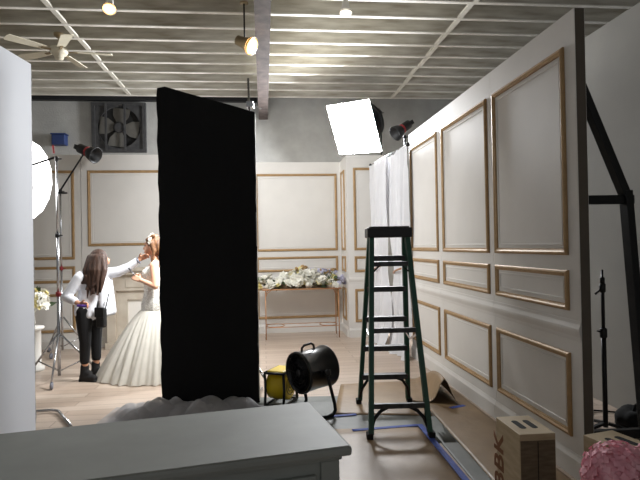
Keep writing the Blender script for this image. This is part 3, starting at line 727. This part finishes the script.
v = [ms @ Vector(p) for p in ((-hx, -h, 0), (hx, -h, 0), (hx, h, 0), (-hx, h, 0), (-.13, -.13, -.42), (.13, -.13, -.42), (.13, .13, -.42), (-.13, .13, -.42))]
MB().add(v, [(0, 4, 5, 1), (1, 5, 6, 2), (2, 6, 7, 3), (3, 7, 4, 0), (4, 7, 6, 5)]).build('shell', 'silverf', sb)
MB().lathe([(.10, -.40), (.36, -.405), (.39, -.43), (.39, -.47), (.36, -.50), (.16, -.52), (.14, -.78), (.05, -.80)], 28, ms).build('lamp_housing', 'blackm', sb)
for a in (.16, .0):
    MB().lathe([(.03, -.505), (.03, -.52), (.01, -.525)], 12, ms @ Matrix.Translation((.2, a, 0))).build('dial', 'chrome', sb)
MB().tube([(0, 0, 0), (-.03, -.02, .05), ms @ Vector((0, 0, -.6))], .02, 8).build('yoke', 'blackm', sb)
roller('tall light stand behind the panelled flats holding the small spot head', (1.40, 8.72, 0), 3.2, [(1.4, .018), (3.30, .014)], m='blackm', wheel=False, angs=(0, 80, -75), leg=.3)
spot('spot_head', 'small black spot head with red ring looking over the panelled flats', (1.38, 8.70, 3.42), (-.75, -.35, -.55))

# ceiling lamps
def par(label, loc, lit, drop, d, body='ped', k=1):
    o = thing('ceiling_lamp', label, 'lamp', loc, 0)
    MB().tube([(0, 0, .06), (0, 0, drop)], .011, 8).build('rod', 'dsteel', o)
    MB().lathe([(.05, drop - .02), (.06, drop - .015), (.06, drop)], 16).build('ceiling_plate', body, o)
    mx = Vector(d).normalized().to_track_quat('Z', 'Y').to_matrix().to_4x4() @ Matrix.Scale(k, 4)
    MB().lathe([(.03, -.09), (.045, -.08), (.05, .0), (.085, .09), (.08, .09), (.04, .0)], 20, mx, False).lathe([(.03, -.09), (.03, -.088)], 20, mx).build('shade', body, o)
    MB().lathe([(.03, .0), (.078, .07), (.07, .09), (.03, .105)], 20, mx).build('bulb', lit, o)
    return o
par('warm lit ceiling lamp beside the white ceiling fan', (-2.53, 6.60, 4.55), 'bulbw', .30, (.15, -.55, -1))
par('warm lit flood lamp hanging on a rod beside the rusty beam', (-.97, 7.27, 4.30), 'bulbw', .55, (.85, -.35, -.5), body='fanm', k=1.5)
par('clear pale ceiling lamp above the ladder end of the studio', (.385, 6.95, 4.62), 'bulbn', .23, (0, -.2, -1))

# ceiling fan
cf = thing('ceiling_fan', 'cream five-bladed ceiling fan hanging from the joists', 'fan', (-3.90, 8.15, 4.56), 0)
MB().tube([(0, 0, .05), (0, 0, .24)], .014, 8).build('downrod', 'fanm', cf)
MB().lathe([(.03, .20), (.07, .23), (.075, .27)], 18).build('canopy', 'fanm', cf)
MB().lathe([(.02, -.13), (.06, -.12), (.075, -.06), (.11, -.05), (.13, -.01), (.12, .05), (.06, .07)], 24).build('motor', 'fanw', cf)
for k in range(5):
    a = rad(16 + 72 * k)
    e = Euler((rad(10), 0, a))
    bl_ = MB().add([(.20, -.055, 0), (.30, -.065, 0), (.74, -.085, 0), (.76, -.05, 0), (.76, .05, 0), (.74, .085, 0), (.30, .065, 0), (.20, .055, 0)] + [(.20, -.055, .01), (.30, -.065, .01), (.74, -.085, .01), (.76, -.05, .01), (.76, .05, .01), (.74, .085, .01), (.30, .065, .01), (.20, .055, .01)],
                   [tuple(reversed(range(8))), tuple(range(8, 16))] + [(i, (i + 1) % 8, 8 + (i + 1) % 8, 8 + i) for i in range(8)]).build('blade', 'fanw', cf, rot=e)
    MB().bb(.09, .26, -.02, .02, -.012, -.001).build('blade_iron', 'fanm', bl_)

# exhaust fan on the rear wall
ef = thing('exhaust_fan', 'square dusty exhaust fan set high on the rear wall', 'fan', rm(-3.10, YW - .004, 4.20), YAW)
hw, hh = .57, .54
MB().bb(-hw, hw, -.10, 0, hh - .07, hh).bb(-hw, hw, -.10, 0, -hh, -hh + .07).bb(-hw, -hw + .07, -.10, 0, -hh + .07, hh - .07).bb(hw - .07, hw, -.10, 0, -hh + .07, hh - .07).build('frame', 'exh', ef)
v = []; f = []; n = 32
for k in range(n):
    a = 2 * PI * k / n; c, s = math.cos(a), math.sin(a); t = 1 / max(abs(c) / (hw - .06), abs(s) / (hh - .06))
    v += [(.45 * c, -.07, .45 * s), (t * c, -.07, t * s), (.45 * c, -.02, .45 * s)]
for k in range(n):
    j = (k + 1) % n; f += [(k * 3, k * 3 + 1, j * 3 + 1, j * 3), (k * 3, j * 3, j * 3 + 2, k * 3 + 2)]
MB().add(v, f).build('shroud', 'exh', ef)
MB().bb(-hw + .05, hw - .05, -.012, 0, -hh + .05, hh - .05).build('back_board', 'hole', ef)
for k in range(4):
    a = rad(8 + 90 * k); v = []
    for rr, w in ((.10, .07), (.25, .17), (.42, .19)):
        v += [(rr, -.035 - w * .12, -w), (rr, -.035 + w * .05, w)]
    R2 = Matrix.Rotation(a, 3, 'Y'); vv = [R2 @ Vector(p) for p in v]
    vv += [p + Vector((0, .006, 0)) for p in vv]
    MB().add(vv, [(0, 2, 3, 1), (2, 4, 5, 3), (7, 9, 8, 6), (9, 11, 10, 8), (0, 6, 8, 2), (2, 8, 10, 4), (4, 10, 11, 5), (5, 11, 9, 3), (3, 9, 7, 1), (1, 7, 6, 0)]).build('blade', 'exb', ef)
MB().lathe([(.04, .03), (.12, .04), (.12, .075), (.10, .085), (.06, .09)], 20, Matrix.Rotation(PI / 2, 4, 'X')).build('hub', 'exh', ef)
for x in (-.27, .13): MB().bb(x - .022, x + .022, -.115, -.09, -hh + .03, hh - .03).build('guard_bar', 'exh', ef)
bb = thing('blue_bin', 'blue plastic bin fixed on the rear wall left of the exhaust fan', 'bin', rm(-4.33, YW - .004, 3.80), YAW)
MB().bb(-.14, .14, -.2, 0, 0, .22).build('bin_body', 'blue', bb, .02)
MB().bb(-.155, .155, -.215, 0, .22, .245).build('bin_rim', 'blue', bb, .006)

# ------------------------------------------------------------------ tulle heap at the foot of the black panel
def heap():
    o = thing('tulle_heap', 'crumpled heap of white tulle at the foot of the black panel', 'fabric', (-1.22, 5.02, 0))
    for lay in range(3):
        nx, ny = 110, 50; r = random.Random(6 + lay * 7); v = []; f = []
        bumps = [(r.uniform(-.62, .60), r.uniform(-.15, .15), r.uniform(.09, .19), r.uniform(.04, .15)) for _ in range(12)]
        folds = [(r.uniform(0, PI), r.uniform(16, 46), r.uniform(0, 6.3)) for _ in range(6)]
        for j in range(ny + 1):
            for i in range(nx + 1):
                u = i / nx * 2 - 1; w = j / ny * 2 - 1
                x = u * (.80 - .06 * lay); y = w * (.28 - .02 * lay); e = min(1, 2.0 * max(0, 1 - u * u) * max(0, 1 - w * w))
                z = .02
                for bx, by, s, h_ in bumps: z = max(z, h_ * math.exp(-((x - bx) ** 2 + (y - by) ** 2) / (s * s)))
                wv = sum(math.sin((x * math.cos(a) + y * math.sin(a)) * q + p + 1.8 * math.sin(x * 7 + y * 11 + lay)) for a, q, p in folds) / 6
                v.append((x, y, max(.002 + .002 * lay, e * (z + .022 * wv + .008))))
        for j in range(ny):
            for i in range(nx): q = j * (nx + 1) + i; f.append((q, q + 1, q + nx + 2, q + nx + 1))
        MB().add(v, f, True).build('tulle_layer', 'heap', o)
heap()

# ------------------------------------------------------------------ people
def hand(mb, wrist, tip_dir, side, normal, size=1.0, curl=.5):
    """palm and five fingers; side points to the thumb, fingers curl towards -normal"""
    d = Vector(tip_dir).normalized(); n = Vector(normal).normalized(); s = Vector(side); s = (s - d * s.dot(d)).normalized(); n = d.cross(s).normalized() if d.cross(s).dot(n) > 0 else -d.cross(s).normalized()
    w = Vector(wrist); k = size
    for t in (-.028, -.01, .01, .028): mb.cap(w + s * t * .6 * k, w + d * .085 * k + s * t * k, .016 * k, .012 * k, 8)
    for t, L in ((.030, .068), (.010, .078), (-.010, .072), (-.029, .056)):
        p = w + d * .085 * k + s * t * k; a = 0
        for seg in range(3):
            a += curl; q = p + (d * math.cos(a) - n * math.sin(a)) * L * k * (.45, .32, .25)[seg]
            mb.cap(p, q, .0088 * k, .0080 * k, 8); p = q
    p = w + d * .025 * k + s * .028 * k; q = p + (d * .6 + s * .8 - n * .2).normalized() * .04 * k; mb.cap(p, q, .012 * k, .010 * k, 8)
    mb.cap(q, q + (d * .9 + s * .25 - n * .35).normalized() * .032 * k, .010 * k, .008 * k, 8)

def artist():
    B = Vector((-2.74, 6.44, 0))
    o = thing('person', 'woman with long brown hair in white shirt and black cropped trousers reaching out', 'person', B, 0); o.scale = (1, 1, .975)
    P = lambda x, y, z: Vector((x, y, z)) - B
    b = MB()
    # legs, torso, arms, neck, head in one skin
    hipR, hipL = P(-2.79, 6.36, .84), P(-2.72, 6.50, .84)
    b.chain([hipR, P(-2.775, 6.35, .49), P(-2.80, 6.38, .12)], [.085, .055, .036]); b.chain([hipL, P(-2.725, 6.53, .49), P(-2.74, 6.56, .12)], [.085, .055, .036])
    b.cap(P(-2.80, 6.38, .07), P(-2.70, 6.36, .045), .04, .03); b.cap(P(-2.74, 6.56, .07), P(-2.64, 6.55, .045), .04, .03)
    b.chain([P(-2.74, 6.43, .88), P(-2.73, 6.43, 1.06), P(-2.71, 6.43, 1.25)], [.12, .105, .11])
    b.cap(P(-2.80, 6.33, 1.26), P(-2.60, 6.53, 1.28), .055, .055)
    b.chain([P(-2.69, 6.44, 1.30), P(-2.655, 6.45, 1.40)], [.05, .046])
    b.ell(P(-2.635, 6.45, 1.475), (.088, .076, .108)); b.ell(P(-2.565, 6.47, 1.44), (.04, .045, .05)); b.cap(P(-2.545, 6.475, 1.47), P(-2.535, 6.477, 1.455), .012, .014)
    shR, elR, wrR = P(-2.82, 6.31, 1.25), P(-2.955, 6.27, 1.03), P(-2.745, 6.15, .955)
    b.chain([shR, elR], [.048, .04]); b.chain([elR, wrR], [.038, .026]); hand(b, wrR, (.95, -.1, -.12), (0, -.3, 1), (0, 1, .3), .95, .55)
    shL, elL, wrL = P(-2.585, 6.54, 1.29), P(-2.33, 6.57, 1.36), P(-2.205, 6.57, 1.455)
    b.chain([shL, elL], [.048, .038]); b.chain([elL, wrL], [.036, .025]); hand(b, wrL, (.85, -.02, .42), (-.3, -.5, .8), (-.3, .8, .3), .95, .35)
    remesh('body', b, .007, 'skin2', o, 2)
    t = MB(); rr = [.105, .080, .066, .056]
    t.chain([hipR, P(-2.785, 6.35, .62), P(-2.775, 6.345, .49), P(-2.795, 6.37, .25)], rr); t.chain([hipL, P(-2.72, 6.515, .62), P(-2.725, 6.53, .49), P(-2.735, 6.555, .25)], rr)
    t.chain([P(-2.77, 6.38, .86), P(-2.71, 6.48, .86)], [.12, .12]); t.chain([P(-2.74, 6.43, .88), P(-2.74, 6.43, .95)], [.13, .12])
    remesh('trousers', t, .010, 'trouser', o, 3)
    s = MB()
    s.chain([P(-2.76, 6.41, .86), P(-2.75, 6.42, .98), P(-2.73, 6.42, 1.10), P(-2.71, 6.43, 1.24)], [.145, .14, .135, .125])
    s.cap(P(-2.69, 6.46, .87), P(-2.66, 6.48, 1.2), .13, .11)
    s.chain([P(-2.81, 6.33, 1.26), P(-2.60, 6.52, 1.29)], [.075, .07]); s.cap(P(-2.70, 6.44, 1.30), P(-2.68, 6.44, 1.36), .075, .058)
    s.chain([shR, elR], [.068, .060]); s.chain([elR, elR.lerp(wrR, .62)], [.058, .048])
    s.chain([shL, shL.lerp(elL, .5) - Vector((0, 0, .02)), elL], [.07, .066, .056]); s.chain([elL, elL.lerp(wrL, .72)], [.054, .045])
    # loose front tail
    for k in range(6): s.cap(P(-2.60 + k * .006, 6.40 + k * .03, 1.20), P(-2.575 + k * .008, 6.38 + k * .035, .82), .045, .052)
    # hem tails
    s.cap(P(-2.83, 6.34, .95), P(-2.84, 6.32, .83), .06, .05); s.cap(P(-2.72, 6.33, .92), P(-2.715, 6.315, .80), .05, .04)
    remesh('shirt', s, .010, 'shirt', o, 3)
    for (ax, ay), (tx, ty) in (((-2.80, 6.38), (-2.68, 6.345)), ((-2.745, 6.56), (-2.64, 6.54))):
        k = MB(); k.cap(P(ax, ay, .18), P(ax - .005, ay, .06), .048, .052); k.cap(P(ax - .015, ay, .052), P(tx, ty, .045), .05, .04); k.cap(P(ax - .01, ay, .06), P(ax + .05, ay - .012, .09), .05, .045)
        k.box(P(ax - .03, ay, .018), (.06, .075, .036)); k.box(P((ax + tx) / 2 + .02, (ay + ty) / 2, .008), (.18, .075, .016), Euler((0, 0, math.atan2(ty - ay, tx - ax))))
        remesh('boot', k, .008, 'boot', o, 1)
    h = MB(); rn = random.Random(5)
    h.ell(P(-2.645, 6.44, 1.49), (.105, .098, .108)); h.ell(P(-2.69, 6.41, 1.42), (.09, .09, .12))
    for i in range(20):
        a = i / 19; x0 = -2.73 + .16 * a; y0 = 6.36 - .05 * math.sin(a * 3) + (.06 if i % 2 else 0)
        x1 = -2.80 + .22 * a + rn.uniform(-.025, .025); x2 = -2.755 + .18 * a + rn.uniform(-.03, .03); z2 = 1.01 + .14 * abs(a - .45) + rn.uniform(-.02, .10) + (.14 if a < .25 else 0)
        h.chain([P(x0, y0 + .03, 1.50), P(x1 + .03, y0 - .015, 1.34), P(x1 + .02, 6.30 + (.03 if i % 2 else 0), 1.20), P(x2, 6.275 + rn.uniform(-.01, .02), z2)], [.030, .030, .026, .007])
    remesh('hair', h, .008, 'hairb', o, 2)
    # bag hanging at the hip
    g = thing('shoulder_bag', 'small black shoulder bag hanging at the hip of the woman in white shirt', 'bag', P(-2.575, 6.31, .70) + B, rad(-20))
    MB().bb(-.05, .07, -.035, .035, -.06, .17).build('pouch', 'bag', g, .02)
    MB().bb(-.055, .075, -.042, -.030, .06, .175).build('flap', 'bag', g, .005)
    MB().tube([(-.05, 0, .16), (-.06, .03, .25), (-.03, .1, .32)], .008, 6).tube([(.07, 0, .16), (.06, .05, .26), (.03, .1, .32)], .008, 6).build('strap', 'bag', g)
    p = MB().box((0, 0, 0), (.13, .05, .028)).build('makeup_case', 'purple', None, .008, loc=P(-2.70, 6.125, .912) + B, rot=(0, rad(6), rad(-4)))
    tag(p, 'small purple case held in the hand of the woman in white shirt', 'case')
    w = MB().tube([wrL + (elL - wrL).normalized() * .02 + q for q in [Vector((.012, .034 * math.cos(2 * PI * k / 14), .030 * math.sin(2 * PI * k / 14))) + Vector((-.4, 0, 0)) * (.030 * math.sin(2 * PI * k / 14)) for k in range(14)]], .012, 6, True).build('wrist_band', 'grip', o)
artist()

def bride():
    B = Vector((-2.02, 6.62, 0))
    o = thing('person', 'bride in beaded white mermaid gown looking down at a phone', 'person', B, 0)
    P = lambda x, y, z: Vector((x, y, z)) - B
    b = MB()
    b.chain([P(-2.02, 6.55, .82), P(-2.03, 6.55, .45), P(-2.02, 6.55, .06)], [.09, .06, .035]); b.chain([P(-2.02, 6.69, .82), P(-2.03, 6.69, .45), P(-2.02, 6.69, .06)], [.09, .06, .035])
    b.cap(P(-2.02, 6.55, .04), P(-2.17, 6.55, .03), .035, .028); b.cap(P(-2.02, 6.69, .04), P(-2.17, 6.69, .03), .035, .028)
    b.chain([P(-2.0, 6.62, .88), P(-2.02, 6.62, 1.06), P(-2.015, 6.62, 1.27)], [.14, .105, .12]); b.cap(P(-2.0, 6.48, 1.345), P(-2.0, 6.76, 1.345), .05, .05)
    b.chain([P(-2.01, 6.62, 1.34), P(-2.04, 6.62, 1.46)], [.055, .046])
    # head looking left
    b.ell(P(-2.055, 6.62, 1.585), (.090, .076, .108)); b.ell(P(-2.105, 6.62, 1.525), (.048, .052, .062)); b.cap(P(-2.115, 6.62, 1.475), P(-2.118, 6.62, 1.48), .024, .022)
    b.cap(P(-2.140, 6.62, 1.585), P(-2.160, 6.62, 1.548), .010, .014); b.cap(P(-2.143, 6.60, 1.505), P(-2.143, 6.64, 1.505), .010, .010)
    b.cap(P(-2.135, 6.585, 1.612), P(-2.135, 6.655, 1.612), .012, .012); b.ell(P(-2.045, 6.543, 1.565), (.022, .01, .032)); b.ell(P(-2.045, 6.697, 1.565), (.022, .01, .032))
    el, wr = P(-1.96, 6.40, 1.10), P(-2.135, 6.42, 1.175)
    b.chain([P(-2.0, 6.47, 1.34), el], [.046, .038]); b.chain([el, wr], [.037, .024]); hand(b, wr, (-.85, .05, .35), (0.1, .3, 1), (-.2, -1, 0), .92, .4)
    el2, wr2 = P(-1.99, 6.80, 1.09), P(-2.15, 6.62, 1.18)
    b.chain([P(-2.0, 6.77, 1.34), el2], [.046, .038]); b.chain([el2, wr2], [.037, .024]); hand(b, wr2, (-.8, -.25, .4), (0, -.3, 1), (-.2, 1, 0), .92, .5)
    remesh('body', b, .007, 'skin', o, 2)
    MB().cap(P(-2.153, 6.607, 1.508), P(-2.153, 6.633, 1.508), .006, .006, 8).cap(P(-2.149, 6.608, 1.498), P(-2.149, 6.632, 1.498), .006, .006, 8).build('lips', 'lips', o)
    for y in (6.587, 6.653):
        MB().ell(P(-2.132, y, 1.582), (.010, .014, .008)).build('eye', 'eye', o)
        MB().cap(P(-2.142, y - .018, 1.615), P(-2.143, y + .018, 1.617), .004, .004, 6).build('eyebrow', 'hairl', o)
    h = MB(); h.ell(P(-2.035, 6.62, 1.615), (.100, .090, .098)); h.ell(P(-1.97, 6.62, 1.56), (.075, .08, .10)); h.ell(P(-1.94, 6.62, 1.50), (.065, .07, .07))
    h.cap(P(-2.04, 6.535, 1.61), P(-2.01, 6.535, 1.50), .03, .022); h.cap(P(-2.01, 6.535, 1.52), P(-2.03, 6.52, 1.38), .024, .012); h.cap(P(-2.07, 6.70, 1.60), P(-2.04, 6.71, 1.50), .03, .02)
    for i in range(6): h.cap(P(-2.10, 6.56 + i * .024, 1.655), P(-2.02, 6.55 + i * .028, 1.70), .022, .024)
    hr = remesh('hair', h, .008, 'hairl', o, 2)
    for i in range(8):
        a = i / 7; me = BW[i % 3]; d = Vector((-.3, math.cos(a * PI) * .9, math.sin(a * PI) + .2)).normalized()
        share('hair_flower', me, o, P(-2.035, 6.62, 1.60) + Vector((-.02, -.098 * math.cos(a * PI) , .098 * math.sin(a * PI) + .02)), Vector((-.25, -math.cos(a * PI), math.sin(a * PI))).to_track_quat('Z', 'Y').to_euler(), .42)
    g = MB()
    g.chain([P(-2.0, 6.62, .74), P(-2.0, 6.62, .86), P(-2.015, 6.62, 1.05), P(-2.02, 6.62, 1.22)], [.20, .20, .145, .155])
    g.cap(P(-2.10, 6.56, 1.24), P(-2.10, 6.68, 1.24), .075, .075); g.cap(P(-2.0, 6.50, 1.27), P(-2.0, 6.74, 1.27), .06, .06)
    for y in (6.49, 6.75): g.cap(P(-2.03, y, 1.27), P(-1.99, y, 1.385), .03, .028)
    remesh('bodice', g, .010, 'beads', o, 2)
    # skirt with tulle folds
    n, m_ = 240, 26; v = []; f = []; r = random.Random(3); ph = [r.uniform(0, 6.28) for _ in range(5)]
    prof = [(0, .80), (.10, .77)]
    for lay in (0, 1):
        for j in range(m_ + 1):
            t = j / m_; z = .80 * (1 - t) ** .92 + .004
            for k in range(n):
                a = 2 * PI * k / n; c, s = math.cos(a), math.sin(a)
                Rx = (.74 if c < 0 else .62); Ry = .55 if s < 0 else .6
                far = 1 / math.sqrt((c / Rx) ** 2 + (s / Ry) ** 2)
                rad_ = .205 + (far - .205) * (t ** .86)
                fold = t * (.016 * math.sin(15 * a + ph[0] + 1.5 * t) + .010 * math.sin(27 * a + ph[1] - 2.5 * t) * (1 + math.sin(5 * a)) + .009 * math.sin(44 * a + ph[2] + 3 * t) + .01 * math.sin(7 * a + 2 * t))
                hem = .012 * math.sin(17 * a + ph[3]) * max(0, t - .85) / .15
                rr_ = rad_ + fold - lay * (.03 * t)
                v.append((rr_ * c + .02, rr_ * s, max(.004, z + abs(hem))))
        if lay == 0: K = len(v)
    for lay in (0, 1):
        for j in range(m_):
            for k in range(n):
                q = lay * K + j * n + k; q2 = lay * K + j * n + (k + 1) % n; f.append((q, q + n, q2 + n, q2))
    MB().add(v, f, True).build('skirt', 'tulle', o, loc=(0, 0, 0))
    p = MB().box((0, 0, 0), (.012, .07, .145)).build('mobile_phone', 'phone', None, .004, loc=P(-2.248, 6.46, 1.265) + B, rot=(0, rad(-38), rad(12)))
    tag(p, 'dark mobile phone held up by the bride', 'phone')
bride()
